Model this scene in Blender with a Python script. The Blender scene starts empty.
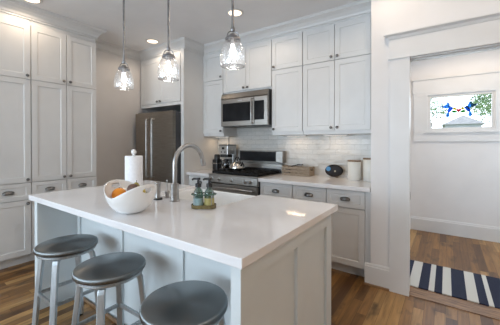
import bpy, bmesh, math, random
from mathutils import Vector, Matrix
random.seed(7)
PI = math.pi
C = bpy.context.scene.collection
SC = bpy.context.scene

# ------------------------------------------------------------------ camera
cam_d = bpy.data.cameras.new('camera'); cam = bpy.data.objects.new('camera', cam_d); C.objects.link(cam)
cam_d.sensor_width = 36; cam_d.lens = 278.9/500*36
cam_d.shift_y = -(162.5-144.36)/500
cam.location = (0, 0, 1.343)
cam.rotation_euler = (PI/2-0.0065, 0, 0.6142)
cam_d.clip_start = 0.02
SC.camera = cam

# ------------------------------------------------------------------ world, lights, exposure
w = bpy.data.worlds.new('sky'); SC.world = w; w.use_nodes = True
bg = w.node_tree.nodes['Background']; bg.inputs[0].default_value = (0.78, 0.88, 1.0, 1); bg.inputs[1].default_value = 4.0
SC.view_settings.view_transform = 'Standard'; SC.view_settings.look = 'None'
SC.view_settings.exposure = 0.0; SC.view_settings.gamma = 1; SC.view_settings.use_curve_mapping = False
SC.cycles.use_denoising = True
SC.cycles.max_bounces = 8; SC.cycles.diffuse_bounces = 5; SC.cycles.transparent_max_bounces = 16
SC.cycles.sample_clamp_indirect = 4; SC.cycles.caustics_reflective = False; SC.cycles.caustics_refractive = False

def area(name, loc, rot, sx, sy, power, col):
    l = bpy.data.lights.new(name, 'AREA'); l.shape = 'RECTANGLE'; l.size = sx; l.size_y = sy; l.energy = power; l.color = col
    o = bpy.data.objects.new(name, l); C.objects.link(o); o.location = loc; o.rotation_euler = rot; return o
DAY = (0.67, 0.85, 1.0)
WARM = (1.0, 0.80, 0.60)
area('daylight_front_left', (-2.9, -3.93, 1.45), (PI/2, 0, 0), 1.5, 1.7, 76, DAY)      # through the windows of wall_front
area('daylight_front_right', (-0.9, -3.93, 1.45), (PI/2, 0, 0), 1.5, 1.7, 60, DAY)
area('daylight_left', (-4.13, -1.7, 1.5), (PI/2, 0, -PI/2), 1.7, 1.5, 34, DAY)
area('hall_side_fill', (1.93, 4.0, 1.5), (PI/2, 0, PI/2), 1.0, 1.3, 12, DAY)  # fill light added at an unseen side window to brighten the hall
area('daylight_hall_window', (0.14, 4.93, 1.8), (PI/2, 0, PI), 0.7, 0.46, 5, DAY)

# ------------------------------------------------------------------ materials
def mat(name, col=(.8,.8,.8), rough=.5, metal=0, emit=None, es=0, coat=0, spec=None):
    m = bpy.data.materials.new(name); m.use_nodes = True
    b = m.node_tree.nodes['Principled BSDF']
    b.inputs['Base Color'].default_value = (*col, 1); b.inputs['Roughness'].default_value = rough; b.inputs['Metallic'].default_value = metal
    if emit: b.inputs['Emission Color'].default_value = (*emit, 1); b.inputs['Emission Strength'].default_value = es
    if coat: b.inputs['Coat Weight'].default_value = coat; b.inputs['Coat Roughness'].default_value = .08
    if spec is not None: b.inputs['Specular IOR Level'].default_value = spec
    return m
def N(m, t, **kw):
    n = m.node_tree.nodes.new(t)
    for k, v in kw.items(): setattr(n, k, v)
    return n
def L(m, a, b): m.node_tree.links.new(a, b)
def bsdf(m): return m.node_tree.nodes['Principled BSDF']
def vary(m, c1, c2, scale=8, detail=4, stretch=(1,1,1), bump=0, bscale=None, lo=.35, hi=.65):
    tc = N(m,'ShaderNodeTexCoord'); mp = N(m,'ShaderNodeMapping'); mp.inputs['Scale'].default_value = stretch
    n = N(m,'ShaderNodeTexNoise'); n.inputs['Scale'].default_value = scale; n.inputs['Detail'].default_value = detail
    r = N(m,'ShaderNodeValToRGB'); r.color_ramp.elements[0].position = lo; r.color_ramp.elements[1].position = hi
    r.color_ramp.elements[0].color = (*c1,1); r.color_ramp.elements[1].color = (*c2,1)
    L(m,tc.outputs['Object'],mp.inputs[0]); L(m,mp.outputs[0],n.inputs['Vector']); L(m,n.outputs['Fac'],r.inputs[0]); L(m,r.outputs[0],bsdf(m).inputs['Base Color'])
    if bump:
        n2 = N(m,'ShaderNodeTexNoise'); n2.inputs['Scale'].default_value = bscale or scale; n2.inputs['Detail'].default_value = 3
        L(m,mp.outputs[0],n2.inputs['Vector'])
        bp = N(m,'ShaderNodeBump'); bp.inputs['Strength'].default_value = bump; bp.inputs['Distance'].default_value = .004
        L(m,n2.outputs['Fac'],bp.inputs['Height']); L(m,bp.outputs[0],bsdf(m).inputs['Normal'])
    return m

M = {}
M['wall'] = vary(mat('painted_wall', rough=.75), (.73,.72,.72), (.76,.75,.75), 3, 3, bump=.08, bscale=160)
M['warmwall'] = vary(mat('beige_bounce_wall', rough=.75), (.66,.54,.42), (.69,.57,.45), 3, 3)  # beige picked to bounce warm light onto the island's end panel
M['ceiling'] = vary(mat('painted_ceiling', rough=.85), (.78,.78,.79), (.81,.81,.82), 3, 3, bump=.2, bscale=120)
M['trim'] = vary(mat('trim_paint', rough=.38), (.68,.68,.68), (.71,.71,.71), 4, 2)
M['cab'] = vary(mat('cabinet_paint', rough=.42), (.66,.66,.655), (.69,.69,.685), 4, 2)
M['isl'] = vary(mat('daylight_tinted_island_paint', rough=.42), (.62,.665,.68), (.65,.695,.71), 4, 2)  # blue cast of the daylight is mixed into the island's paint colour
M['gap'] = mat('cabinet_carcass', (.22,.22,.22), .7)
M['quartz'] = vary(mat('white_quartz', rough=.08), (.74,.73,.74), (.81,.80,.81), 3.0, 8, lo=.3, hi=.62)
M['steel'] = vary(mat('stainless_steel', rough=.30, metal=1), (.31,.28,.245), (.39,.36,.32), 6, 3, stretch=(1,1,40))
M['steel_h'] = vary(mat('stainless_steel_horizontal', rough=.36, metal=1), (.27,.25,.23), (.36,.34,.315), 6, 3, stretch=(1,1,60))
M['chrome'] = vary(mat('brushed_nickel', rough=.32, metal=1), (.34,.33,.32), (.42,.41,.40), 30, 2)
M['kettle'] = vary(mat('polished_steel', rough=.2, metal=1), (.50,.49,.47), (.56,.55,.53), 8, 2)
M['maker'] = vary(mat('coffee_maker_steel', rough=.3, metal=1), (.52,.51,.50), (.62,.61,.60), 6, 3, stretch=(1,1,40))
M['greenwire'] = vary(mat('dark_green_wire', rough=.4), (.03,.07,.05), (.06,.11,.08), 30, 2)
M['knob'] = vary(mat('dark_nickel', rough=.28, metal=1), (.16,.15,.145), (.24,.235,.23), 40, 2)
M['rod'] = vary(mat('pendant_metal', rough=.35, metal=1), (.26,.26,.27), (.33,.33,.34), 30, 2)
M['black'] = vary(mat('black_plastic', rough=.35), (.012,.012,.013), (.02,.02,.022), 20, 2)
M['iron'] = vary(mat('cast_iron', rough=.75, spec=.15), (.012,.012,.012), (.03,.03,.03), 60, 3, bump=.2)
M['glassblk'] = vary(mat('black_glass', rough=.08, spec=.2), (.008,.009,.011), (.016,.017,.02), 5, 2)
M['fridge_side'] = vary(mat('fridge_side_grey', rough=.45, metal=.3), (.07,.075,.085), (.09,.095,.105), 8, 2)
M['ceramic'] = vary(mat('white_ceramic', rough=.12, coat=.4), (.80,.80,.79), (.84,.84,.83), 5, 2)
M['paper'] = vary(mat('paper_towel', rough=.95), (.80,.80,.82), (.86,.86,.88), 60, 3, bump=.4, bscale=90)
M['orange'] = vary(mat('orange_peel', rough=.42), (.80,.25,.01), (.88,.33,.02), 8, 3, bump=.4, bscale=220)
M['lemon'] = vary(mat('lemon_peel', rough=.42), (.62,.45,.05), (.7,.52,.07), 10, 3, bump=.3, bscale=200)
M['pear'] = vary(mat('pear_skin', rough=.45), (.30,.25,.05), (.42,.34,.08), 16, 4)
M['avocado'] = vary(mat('avocado_skin', rough=.55), (.07,.03,.02), (.14,.06,.03), 40, 4, bump=.5, bscale=120)
M['stem'] = vary(mat('fruit_stem', rough=.7), (.10,.06,.03), (.16,.10,.05), 60, 3)
M['basketwood'] = vary(mat('weathered_wood', rough=.7), (.20,.155,.11), (.36,.29,.22), 30, 4, stretch=(1,6,6))
M['lid'] = vary(mat('canister_lid_wood', rough=.5), (.20,.13,.08), (.30,.20,.12), 20, 4, stretch=(1,8,1))
M['cream'] = vary(mat('cream_ceramic', rough=.3), (.76,.74,.68), (.80,.78,.73), 6, 2)
M['rubber'] = mat('dark_rubber', (.02,.02,.02), .7)
M['shoe'] = vary(mat('oak_shoe_moulding', rough=.45), (.22,.12,.06), (.32,.19,.10), 12, 4, stretch=(1,8,1))
M['bulb'] = mat('bulb_filament', (1,1,1), .4, emit=(.93,.95,1.0), es=7)
M['led'] = mat('led_strip', (1,1,1), .4, emit=(1.0,.86,.68), es=.9)
M['can'] = mat('downlight_lens', (1,1,1), .4, emit=(1.0,.74,.50), es=2.6)
M['bluelabel'] = vary(mat('blue_label', rough=.5), (.22,.34,.36), (.30,.42,.43), 30, 2)
M['yellowlabel'] = vary(mat('yellow_label', rough=.5), (.32,.27,.08), (.42,.36,.13), 30, 2)
M['lcd'] = mat('clock_display', (.02,.05,.06), .2, emit=(.2,.6,.8), es=.5)
M['grey_text'] = mat('grey_marking', (.45,.45,.47), .5)
M['lawn'] = vary(mat('lawn', rough=.95), (.14,.20,.07), (.32,.34,.18), 1.5, 5)
M['leaf'] = vary(mat('foliage', rough=.8), (.05,.12,.035), (.17,.28,.11), 3, 5)
M['bark'] = vary(mat('bark', rough=.9), (.10,.07,.05), (.2,.15,.11), 10, 5)
M['siding'] = vary(mat('grey_siding', rough=.8), (.30,.32,.36), (.36,.38,.42), 2, 3)
M['roof'] = vary(mat('shingle_roof', rough=.9), (.28,.27,.30), (.36,.35,.38), 6, 4)

# radial brushed aluminium for the stool seats
def radial_metal():
    m = mat('brushed_aluminium_seat', (.22,.23,.235), .34, 1); b = bsdf(m)
    t = N(m,'ShaderNodeTangent', direction_type='RADIAL', axis='Z'); b.inputs['Anisotropic'].default_value = .95
    L(m,t.outputs[0],b.inputs['Tangent'])
    tc = N(m,'ShaderNodeTexCoord'); w_ = N(m,'ShaderNodeTexWave', wave_type='RINGS', rings_direction='Z'); w_.inputs['Scale'].default_value = 60; w_.inputs['Distortion'].default_value = 1.5
    r = N(m,'ShaderNodeValToRGB'); r.color_ramp.elements[0].color = (.17,.18,.182,1); r.color_ramp.elements[1].color = (.27,.285,.29,1)
    L(m,tc.outputs['Object'],w_.inputs[0]); L(m,w_.outputs[0],r.inputs[0]); L(m,r.outputs[0],b.inputs['Base Color'])
    return m
M['seat'] = radial_metal()
M['alu'] = vary(mat('brushed_aluminium_legs', rough=.42, metal=.95), (.40,.43,.45), (.50,.53,.55), 12, 3, stretch=(8,8,1))

def clear_glass(name, tint=(1,1,1), rough=.02, base=.06, haze=0.0, seeds=0):
    m = bpy.data.materials.new(name); m.use_nodes = True; nt = m.node_tree; nt.nodes.remove(nt.nodes['Principled BSDF'])
    out = nt.nodes['Material Output']
    tr = N(m,'ShaderNodeBsdfTransparent'); tr.inputs[0].default_value = (*tint,1)
    gl = N(m,'ShaderNodeBsdfGlossy'); gl.inputs['Roughness'].default_value = rough
    lw = N(m,'ShaderNodeLayerWeight'); lw.inputs['Blend'].default_value = .35
    ma = N(m,'ShaderNodeMath', operation='MULTIPLY_ADD'); ma.inputs[1].default_value = .7; ma.inputs[2].default_value = base
    ma.use_clamp = True
    mx = N(m,'ShaderNodeMixShader'); L(m,lw.outputs['Facing'],ma.inputs[0]); L(m,ma.outputs[0],mx.inputs[0]); L(m,tr.outputs[0],mx.inputs[1]); L(m,gl.outputs[0],mx.inputs[2])
    last = mx
    if haze:
        df = N(m,'ShaderNodeBsdfTranslucent'); df.inputs[0].default_value = (.9,.92,.95,1)
        mh = N(m,'ShaderNodeMixShader')
        tc = N(m,'ShaderNodeTexCoord'); vo = N(m,'ShaderNodeTexVoronoi'); vo.inputs['Scale'].default_value = seeds or 70
        r = N(m,'ShaderNodeMapRange'); r.inputs[1].default_value = .12; r.inputs[2].default_value = .38; r.inputs[3].default_value = haze*7.0; r.inputs[4].default_value = haze
        L(m,tc.outputs['Object'],vo.inputs['Vector']); L(m,vo.outputs['Distance'],r.inputs[0]); L(m,r.outputs[0],mh.inputs[0])
        L(m,mx.outputs[0],mh.inputs[1]); L(m,df.outputs[0],mh.inputs[2])
        bp = N(m,'ShaderNodeBump'); bp.inputs['Strength'].default_value = .5; bp.inputs['Distance'].default_value = .003
        L(m,vo.outputs['Distance'],bp.inputs['Height']); L(m,bp.outputs[0],gl.inputs['Normal'])
        last = mh
    L(m,last.outputs[0],out.inputs[0])
    return m
M['pane'] = clear_glass('window_glass', base=.03)
M['seeded'] = clear_glass('seeded_glass', base=.10, haze=.022, seeds=55, rough=.05)
M['bottle'] = clear_glass('green_bottle_glass', tint=(.36,.50,.44), base=.08)
M['traygl'] = vary(mat('amber_green_glass', rough=.12), (.10,.075,.03), (.20,.16,.07), 40, 3)
M['carafe'] = clear_glass('carafe_glass', tint=(.25,.27,.30), base=.10)
def stained(name, c):
    m = clear_glass(name, tint=c, base=.03); return m
M['sg_blue'] = stained('blue_stained_glass', (.04,.18,.50)); M['sg_lblue'] = stained('light_blue_stained_glass', (.10,.33,.62))
M['sg_red'] = stained('red_stained_glass', (.45,.01,.06)); M['sg_yel'] = stained('yellow_stained_glass', (.52,.44,.02)); M['sg_grn'] = stained('green_stained_glass', (.06,.28,.05))
M['lead'] = mat('lead_came', (.05,.06,.08), .5, .6)

# oak plank floor: planks run along Y, each with a tone of its own
def planks(name, c_dark, c_mid, c_light, rough=.34):
    m = mat(name, rough=rough); b = bsdf(m)
    tc = N(m,'ShaderNodeTexCoord'); sp = N(m,'ShaderNodeSeparateXYZ'); L(m,tc.outputs['Object'],sp.inputs[0])
    def math_(op, a, bb=None, c=None):
        n = N(m,'ShaderNodeMath', operation=op)
        for i, v in enumerate((a,bb,c)):
            if v is None: continue
            if isinstance(v,(int,float)): n.inputs[i].default_value = v
            else: L(m,v,n.inputs[i])
        return n.outputs[0]
    W, LEN = .072, .95
    xs = math_('DIVIDE', sp.outputs[0], W); row = math_('FLOOR', xs); fx = math_('FRACT', xs)
    wn = N(m,'ShaderNodeTexWhiteNoise', noise_dimensions='1D'); L(m,row,wn.inputs['W'])
    ys = math_('ADD', math_('DIVIDE', sp.outputs[1], LEN), math_('MULTIPLY', wn.outputs[0], 7.3)); col = math_('FLOOR', ys); fy = math_('FRACT', ys)
    cv = N(m,'ShaderNodeCombineXYZ'); L(m,row,cv.inputs[0]); L(m,col,cv.inputs[1])
    w2 = N(m,'ShaderNodeTexWhiteNoise', noise_dimensions='2D'); L(m,cv.outputs[0],w2.inputs['Vector'])
    ramp = N(m,'ShaderNodeValToRGB'); e = ramp.color_ramp.elements
    e[0].position = 0; e[0].color = (*c_dark,1); e[1].position = 1; e[1].color = (*c_light,1)
    k = ramp.color_ramp.elements.new(.2); k.color = (*[ (a+b_)/2 for a,b_ in zip(c_dark,c_mid)],1)
    k = ramp.color_ramp.elements.new(.55); k.color = (*c_mid,1)
    L(m,w2.outputs[0],ramp.inputs[0])
    # grain
    gv = N(m,'ShaderNodeCombineXYZ'); L(m,math_('MULTIPLY',sp.outputs[0],38),gv.inputs[0]); L(m,math_('MULTIPLY',sp.outputs[1],3.2),gv.inputs[1]); L(m,math_('MULTIPLY',w2.outputs[0],50),gv.inputs[2])
    gn = N(m,'ShaderNodeTexNoise'); gn.inputs['Scale'].default_value = 1; gn.inputs['Detail'].default_value = 5; gn.inputs['Distortion'].default_value = .6; L(m,gv.outputs[0],gn.inputs['Vector'])
    gr = N(m,'ShaderNodeMapRange'); gr.inputs[1].default_value = .3; gr.inputs[2].default_value = .7; gr.inputs[3].default_value = .62; gr.inputs[4].default_value = 1.15; L(m,gn.outputs['Fac'],gr.inputs[0])
    # knots
    kv = N(m,'ShaderNodeCombineXYZ'); L(m,math_('MULTIPLY',sp.outputs[0],9),kv.inputs[0]); L(m,math_('MULTIPLY',sp.outputs[1],3.5),kv.inputs[1])
    kn = N(m,'ShaderNodeTexNoise'); kn.inputs['Scale'].default_value = 1; kn.inputs['Detail'].default_value = 3; L(m,kv.outputs[0],kn.inputs['Vector'])
    kr = N(m,'ShaderNodeMapRange'); kr.inputs[1].default_value = .57; kr.inputs[2].default_value = .72; kr.inputs[3].default_value = 1; kr.inputs[4].default_value = .35; L(m,kn.outputs['Fac'],kr.inputs[0])
    # seams
    ex = math_('MINIMUM', fx, math_('SUBTRACT',1,fx)); ey = math_('MINIMUM', fy, math_('SUBTRACT',1,fy))
    sx = math_('GREATER_THAN', ex, .018); sy = math_('GREATER_THAN', ey, .0018); seam = math_('MULTIPLY_ADD', math_('MULTIPLY',sx,sy), .55, .45)
    f = math_('MULTIPLY', math_('MULTIPLY', gr.outputs[0], kr.outputs[0]), seam)
    vm = N(m,'ShaderNodeVectorMath', operation='SCALE'); L(m,ramp.outputs[0],vm.inputs[0]); L(m,f,vm.inputs['Scale']); L(m,vm.outputs[0],b.inputs['Base Color'])
    bp = N(m,'ShaderNodeBump'); bp.inputs['Strength'].default_value = .25; bp.inputs['Distance'].default_value = .002; L(m,f,bp.inputs['Height']); L(m,bp.outputs[0],b.inputs['Normal'])
    return m
M['floor'] = planks('oak_planks', (.10,.042,.012), (.270,.130,.036), (.47,.275,.10))
M['thresh'] = vary(mat('oak_threshold', rough=.35), (.13,.065,.03), (.30,.17,.085), 7, 5, stretch=(1,12,1), lo=.4, hi=.6)

def tile_mat():
    m = mat('glazed_subway_tile', rough=.2, coat=.1); b = bsdf(m)
    tc = N(m,'ShaderNodeTexCoord'); sp = N(m,'ShaderNodeSeparateXYZ'); cb = N(m,'ShaderNodeCombineXYZ')
    L(m,tc.outputs['Object'],sp.inputs[0]); L(m,sp.outputs[0],cb.inputs[0]); L(m,sp.outputs[2],cb.inputs[1])
    br = N(m,'ShaderNodeTexBrick'); br.inputs['Scale'].default_value = 1; br.inputs['Brick Width'].default_value = .152; br.inputs['Row Height'].default_value = .066
    br.inputs['Mortar Size'].default_value = .0016; br.inputs['Mortar Smooth'].default_value = .3
    br.inputs['Color1'].default_value = (.53,.515,.49,1); br.inputs['Color2'].default_value = (.59,.56,.515,1); br.inputs['Mortar'].default_value = (.50,.485,.46,1)
    L(m,cb.outputs[0],br.inputs['Vector']); L(m,br.outputs['Color'],b.inputs['Base Color'])
    n = N(m,'ShaderNodeTexNoise'); n.inputs['Scale'].default_value = 16; n.inputs['Detail'].default_value = 2; L(m,cb.outputs[0],n.inputs['Vector'])
    mm = N(m,'ShaderNodeMath', operation='MULTIPLY_ADD'); mm.inputs[1].default_value = -.3; L(m,br.outputs['Fac'],mm.inputs[0]); L(m,n.outputs['Fac'],mm.inputs[2])
    bp = N(m,'ShaderNodeBump'); bp.inputs['Strength'].default_value = .7; bp.inputs['Distance'].default_value = .012; L(m,mm.outputs[0],bp.inputs['Height']); L(m,bp.outputs[0],b.inputs['Normal'])
    return m
M['tile'] = tile_mat()

def rug_mat():
    m = mat('striped_rug', rough=.95); b = bsdf(m)
    tc = N(m,'ShaderNodeTexCoord'); sp = N(m,'ShaderNodeSeparateXYZ'); L(m,tc.outputs['Object'],sp.inputs[0])
    # stripe edges measured along the length from the left end of the rug (x = 0 at its left end)
    r = N(m,'ShaderNodeValToRGB'); r.color_ramp.interpolation = 'CONSTANT'
    navy = (.012,.018,.045,1); white = (.56,.56,.53,1)
    mr = N(m,'ShaderNodeMapRange'); mr.inputs[1].default_value = 0; mr.inputs[2].default_value = 1.25; L(m,sp.outputs[0],mr.inputs[0]); L(m,mr.outputs[0],r.inputs[0])
    xs = [0,.065,.147,.228,.269,.330,.400,.507,.583,.645,.680,.790,.872,.955,.995,1.06,1.13,1.2]
    e = r.color_ramp.elements
    e[0].position = 0; e[0].color = navy; e[1].position = xs[1]/1.25; e[1].color = white
    for i in range(2, len(xs)):
        k = e.new(xs[i]/1.25); k.color = white if i % 2 else navy
    L(m,r.outputs[0],b.inputs['Base Color'])
    n = N(m,'ShaderNodeTexNoise'); n.inputs['Scale'].default_value = 260; L(m,tc.outputs['Object'],n.inputs['Vector'])
    bp = N(m,'ShaderNodeBump'); bp.inputs['Strength'].default_value = .6; bp.inputs['Distance'].default_value = .003; L(m,n.outputs['Fac'],bp.inputs['Height']); L(m,bp.outputs[0],b.inputs['Normal'])
    return m
M['rug'] = rug_mat()

def plate_mat():
    m = mat('painted_plate_glaze', rough=.45, spec=.2); b = bsdf(m)
    tc = N(m,'ShaderNodeTexCoord')
    def blob(c, r0, r1):
        v = N(m,'ShaderNodeVectorMath', operation='DISTANCE'); v.inputs[1].default_value = c; L(m,tc.outputs['Object'],v.inputs[0])
        r = N(m,'ShaderNodeMapRange'); r.inputs[1].default_value = r0; r.inputs[2].default_value = r1; r.inputs[3].default_value = 1; r.inputs[4].default_value = 0; L(m,v.outputs['Value'],r.inputs[0]); return r.outputs[0]
    m1 = N(m,'ShaderNodeMix', data_type='RGBA'); m1.inputs[6].default_value = (.018,.015,.016,1); m1.inputs[7].default_value = (.10,.28,.52,1); L(m,blob((-.075,0,.10),.024,.032),m1.inputs[0])
    m2 = N(m,'ShaderNodeMix', data_type='RGBA'); m2.inputs[7].default_value = (.45,.40,.28,1); L(m,m1.outputs[2],m2.inputs[6]); L(m,blob((.01,0,.075),.009,.013),m2.inputs[0])
    L(m,m2.outputs[2],b.inputs['Base Color']); return m
M['plate'] = plate_mat()

# ------------------------------------------------------------------ mesh helpers
class MB:
    """one mesh collected from shapes"""
    def __init__(s): s.bm = bmesh.new()
    def box(s, x0, x1, y0, y1, z0, z1, bev=0):
        r = bmesh.ops.create_cube(s.bm, size=1)
        bmesh.ops.scale(s.bm, vec=(x1-x0, y1-y0, z1-z0), verts=r['verts']); bmesh.ops.translate(s.bm, vec=((x0+x1)/2,(y0+y1)/2,(z0+z1)/2), verts=r['verts'])
        if bev:
            es = list({e for v in r['verts'] for e in v.link_edges}); bmesh.ops.bevel(s.bm, geom=es, offset=bev, segments=2, affect='EDGES', profile=.5)
        return s
    def lathe(s, prof, n=32, c=(0,0,0), axis='z', sx=1, sy=1):
        rings = []
        for (r, z) in prof:
            ring = []
            for i in range(n):
                a = 2*PI*i/n; p = (r*math.cos(a)*sx, r*math.sin(a)*sy, z)
                if axis == 'y': p = (p[0], -p[2], p[1])
                if axis == 'x': p = (p[2], p[0], p[1])
                ring.append(s.bm.verts.new((p[0]+c[0], p[1]+c[1], p[2]+c[2])))
            rings.append(ring)
        for a, b in zip(rings, rings[1:]):
            for i in range(n): s.bm.faces.new((a[i], a[(i+1)%n], b[(i+1)%n], b[i]))
        if prof[0][0] > 0: s.bm.faces.new(rings[0][::-1])
        if prof[-1][0] > 0: s.bm.faces.new(rings[-1])
        bmesh.ops.remove_doubles(s.bm, verts=[v for r in rings for v in r], dist=1e-6)
        return s
    def cyl(s, r, z0, z1, c=(0,0,0), n=24, axis='z', sx=1, sy=1): return s.lathe([(r,z0),(r,z1)], n, c, axis, sx, sy)
    def ball(s, r, c, sz=1, n=20, sx=1, sy=1): 
        return s.lathe([(max(1e-9, r*math.sin(PI*i/12)) if 0<i<12 else 0, -r*sz*math.cos(PI*i/12)) for i in range(13)], n, c, 'z', sx, sy)
    def tube(s, pts, r, n=12, closed=False, square=False, rad=None):
        pts = [Vector(p) for p in pts]; rings = []; prev = None
        for i, p in enumerate(pts):
            a = pts[i-1] if (i or closed) else p; b = pts[(i+1) % len(pts)] if (i < len(pts)-1 or closed) else p
            t = (b-a).normalized()
            if prev is None:
                up = Vector((0,0,1)) if abs(t.z) < .95 else Vector((1,0,0))
                u = t.cross(up).normalized()
            else: u = (prev - t*prev.dot(t)).normalized()
            prev = u; v = t.cross(u); rr = rad[i] if rad else r
            if square:
                hx, hy = rr if isinstance(rr, tuple) else (rr, rr)
                ring = [s.bm.verts.new(p+u*hx*a_+v*hy*b_) for a_, b_ in ((-1,-1),(1,-1),(1,1),(-1,1))]
            else: ring = [s.bm.verts.new(p+(u*math.cos(2*PI*k/n)+v*math.sin(2*PI*k/n))*rr) for k in range(n)]
            rings.append(ring)
        m = len(rings[0])
        rng = list(zip(rings, rings[1:])) + ([(rings[-1], rings[0])] if closed else [])
        for a, b in rng:
            for i in range(m): s.bm.faces.new((a[i], a[(i+1)%m], b[(i+1)%m], b[i]))
        if not closed: s.bm.faces.new(rings[0][::-1]); s.bm.faces.new(rings[-1])
        return s
    def prism(s, poly, y0, y1, plane='xz'):
        def P(a, b, t): return (a, t, b) if plane == 'xz' else ((t, a, b) if plane == 'yz' else (a, b, t))
        A = [s.bm.verts.new(P(a,b,y0)) for a, b in poly]; B = [s.bm.verts.new(P(a,b,y1)) for a, b in poly]
        s.bm.faces.new(A); s.bm.faces.new(B[::-1])
        for i in range(len(A)):
            j = (i+1) % len(A); s.bm.faces.new((A[i], B[i], B[j], A[j]))
        return s
    def sweep(s, path, prof):
        """mitred moulding: path of plan points, profile (offset to the right of travel, z)"""
        path = [Vector((p[0], p[1])) for p in path]; rings = []
        for i, p in enumerate(path):
            d0 = (p-path[i-1]).normalized() if i else None; d1 = (path[i+1]-p).normalized() if i < len(path)-1 else None
            n0 = Vector((d0.y,-d0.x)) if d0 else None; n1 = Vector((d1.y,-d1.x)) if d1 else None
            if n0 and n1: m_ = (n0+n1); m_ = m_/m_.dot(n0)
            else: m_ = n0 or n1
            rings.append([s.bm.verts.new((p.x+m_.x*o, p.y+m_.y*o, z)) for o, z in prof])
        k = len(prof)
        for a, b in zip(rings, rings[1:]):
            for i in range(k): s.bm.faces.new((a[i], a[(i+1)%k], b[(i+1)%k], b[i]))
        s.bm.faces.new(rings[0][::-1]); s.bm.faces.new(rings[-1])
        return s
    def panel(s, x0, x1, z0, z1, t=.02, stile=.055, rec=.007, lip=.005, y=0):
        """shaker front: slab between y and y+t with a recessed centre, facing -y"""
        def q(x0_, x1_, z0_, z1_, yy): return [s.bm.verts.new((a, yy, b)) for a, b in ((x0_,z0_),(x1_,z0_),(x1_,z1_),(x0_,z1_))]
        Bk = q(x0,x1,z0,z1,y+t); O = q(x0,x1,z0,z1,y); I = q(x0+stile,x1-stile,z0+stile,z1-stile,y)
        k = stile+lip; R_ = q(x0+k,x1-k,z0+k,z1-k,y+rec)
        for A, B in ((Bk,O),(O,I),(I,R_)):
            for i in range(4): s.bm.faces.new((A[i],A[(i+1)%4],B[(i+1)%4],B[i]))
        s.bm.faces.new(R_); s.bm.faces.new(Bk[::-1])
        return s
ORG = {}
def obj(name, mb, m, parent=None, smooth=False, angle=40):
    me = bpy.data.meshes.new(name); bm = mb.bm
    bmesh.ops.recalc_face_normals(bm, faces=bm.faces[:])
    org = ORG.get(parent.name, Vector()) if parent else Vector()
    if org.length: bmesh.ops.translate(bm, vec=-org, verts=bm.verts[:])
    bm.to_mesh(me); bm.free()
    o = bpy.data.objects.new(name, me); C.objects.link(o)
    for mm in (m if isinstance(m, (list,tuple)) else [m]): me.materials.append(mm)
    if parent: o.parent = parent; ORG[o.name] = org
    if smooth:
        for p in me.polygons: p.use_smooth = True
        me.set_sharp_from_angle(angle=math.radians(angle))
    return o
def tag(o, label=None, cat=None, group=None, kind=None):
    if label: o['label'] = label
    if cat: o['category'] = cat
    if group: o['group'] = group
    if kind: o['kind'] = kind
    return o
def thing(name, label, cat, loc=(0,0,0), group=None):
    o = bpy.data.objects.new(name, None); C.objects.link(o); o.location = loc; ORG[o.name] = Vector(loc); o.empty_display_size = .1
    return tag(o, label, cat, group)
def struct(name, mb, m, parent=None, smooth=False):
    o = obj(name, mb, m, parent, smooth)
    if not parent: o['kind'] = 'structure'
    return o
def solo(name, mb, m, label, cat, group=None, smooth=False, loc=None):
    """a thing that is one mesh, its origin at loc"""
    if loc: bmesh.ops.translate(mb.bm, vec=-Vector(loc), verts=mb.bm.verts[:])
    o = obj(name, mb, m, None, smooth)
    if loc: o.location = loc
    return tag(o, label, cat, group)
def copy_tree(o, parent=None):
    c = o.copy(); C.objects.link(c)
    if parent: c.parent = parent
    for ch in [x for x in bpy.data.objects if x.parent == o]: copy_tree(ch, c)
    return c

# ------------------------------------------------------------------ room shell
CH = 2.83
XL, XR, YF, YB, YH = -4.2, 3.0, -4.0, 3.5, 4.99
YP = 2.80      # front of the wall with the doorway
f = MB().box(XL-.1, XR+.1, YF-.1, YH+.1, -.1, 0); struct('floor', f, M['floor'])
f = MB().box(XL-.1, XR+.1, YF-.1, YH+.1, CH, CH+.1); struct('ceiling', f, M['ceiling'])
# left wall with a window behind the camera's left shoulder
b = MB().box(XL-.1, XL, YF-.1, -2.6, 0, CH).box(XL-.1, XL, -.8, YB, 0, CH).box(XL-.1, XL, -2.6, -.8, 0, .7).box(XL-.1, XL, -2.6, -.8, 2.3, CH); struct('wall_left', b, M['wall'])
struct('wall_back', MB().box(XL-.1, -.583, YB, YB+.1, 0, CH), M['wall'])
# wall with the doorway
DX0, DX1, DZ = -.284, .62, 2.09
b = MB().box(-.583, DX0, YP, YP+.13, 0, CH).box(DX1, XR, YP, YP+.13, 0, CH).box(DX0, DX1, YP, YP+.13, DZ, CH); struct('wall_doorway', b, M['wall'])
struct('wall_return', MB().box(-.583, -.47, YP+.13, YH, 0, CH), M['wall'])
WX0, WX1, WZ0, WZ1 = -.235, .535, 1.525, 2.05
b = MB().box(-.47, WX0, YH, YH+.12, 0, CH).box(WX1, 2.0, YH, YH+.12, 0, CH).box(WX0, WX1, YH, YH+.12, 0, WZ0).box(WX0, WX1, YH, YH+.12, WZ1, CH); struct('wall_hall_back', b, M['wall'])
b = MB().box(2.0, 2.1, YP+.13, 3.4, 0, CH).box(2.0, 2.1, 4.6, YH+.1, 0, CH).box(2.0, 2.1, 3.4, 4.6, 0, .8).box(2.0, 2.1, 3.4, 4.6, 2.2, CH); struct('wall_hall_right', b, M['wall'])
struct('wall_right', MB().box(XR, XR+.1, YF, YP+.13, 0, CH), M['warmwall'])  # unseen wall, coloured as a warm reflector for the island end
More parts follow.
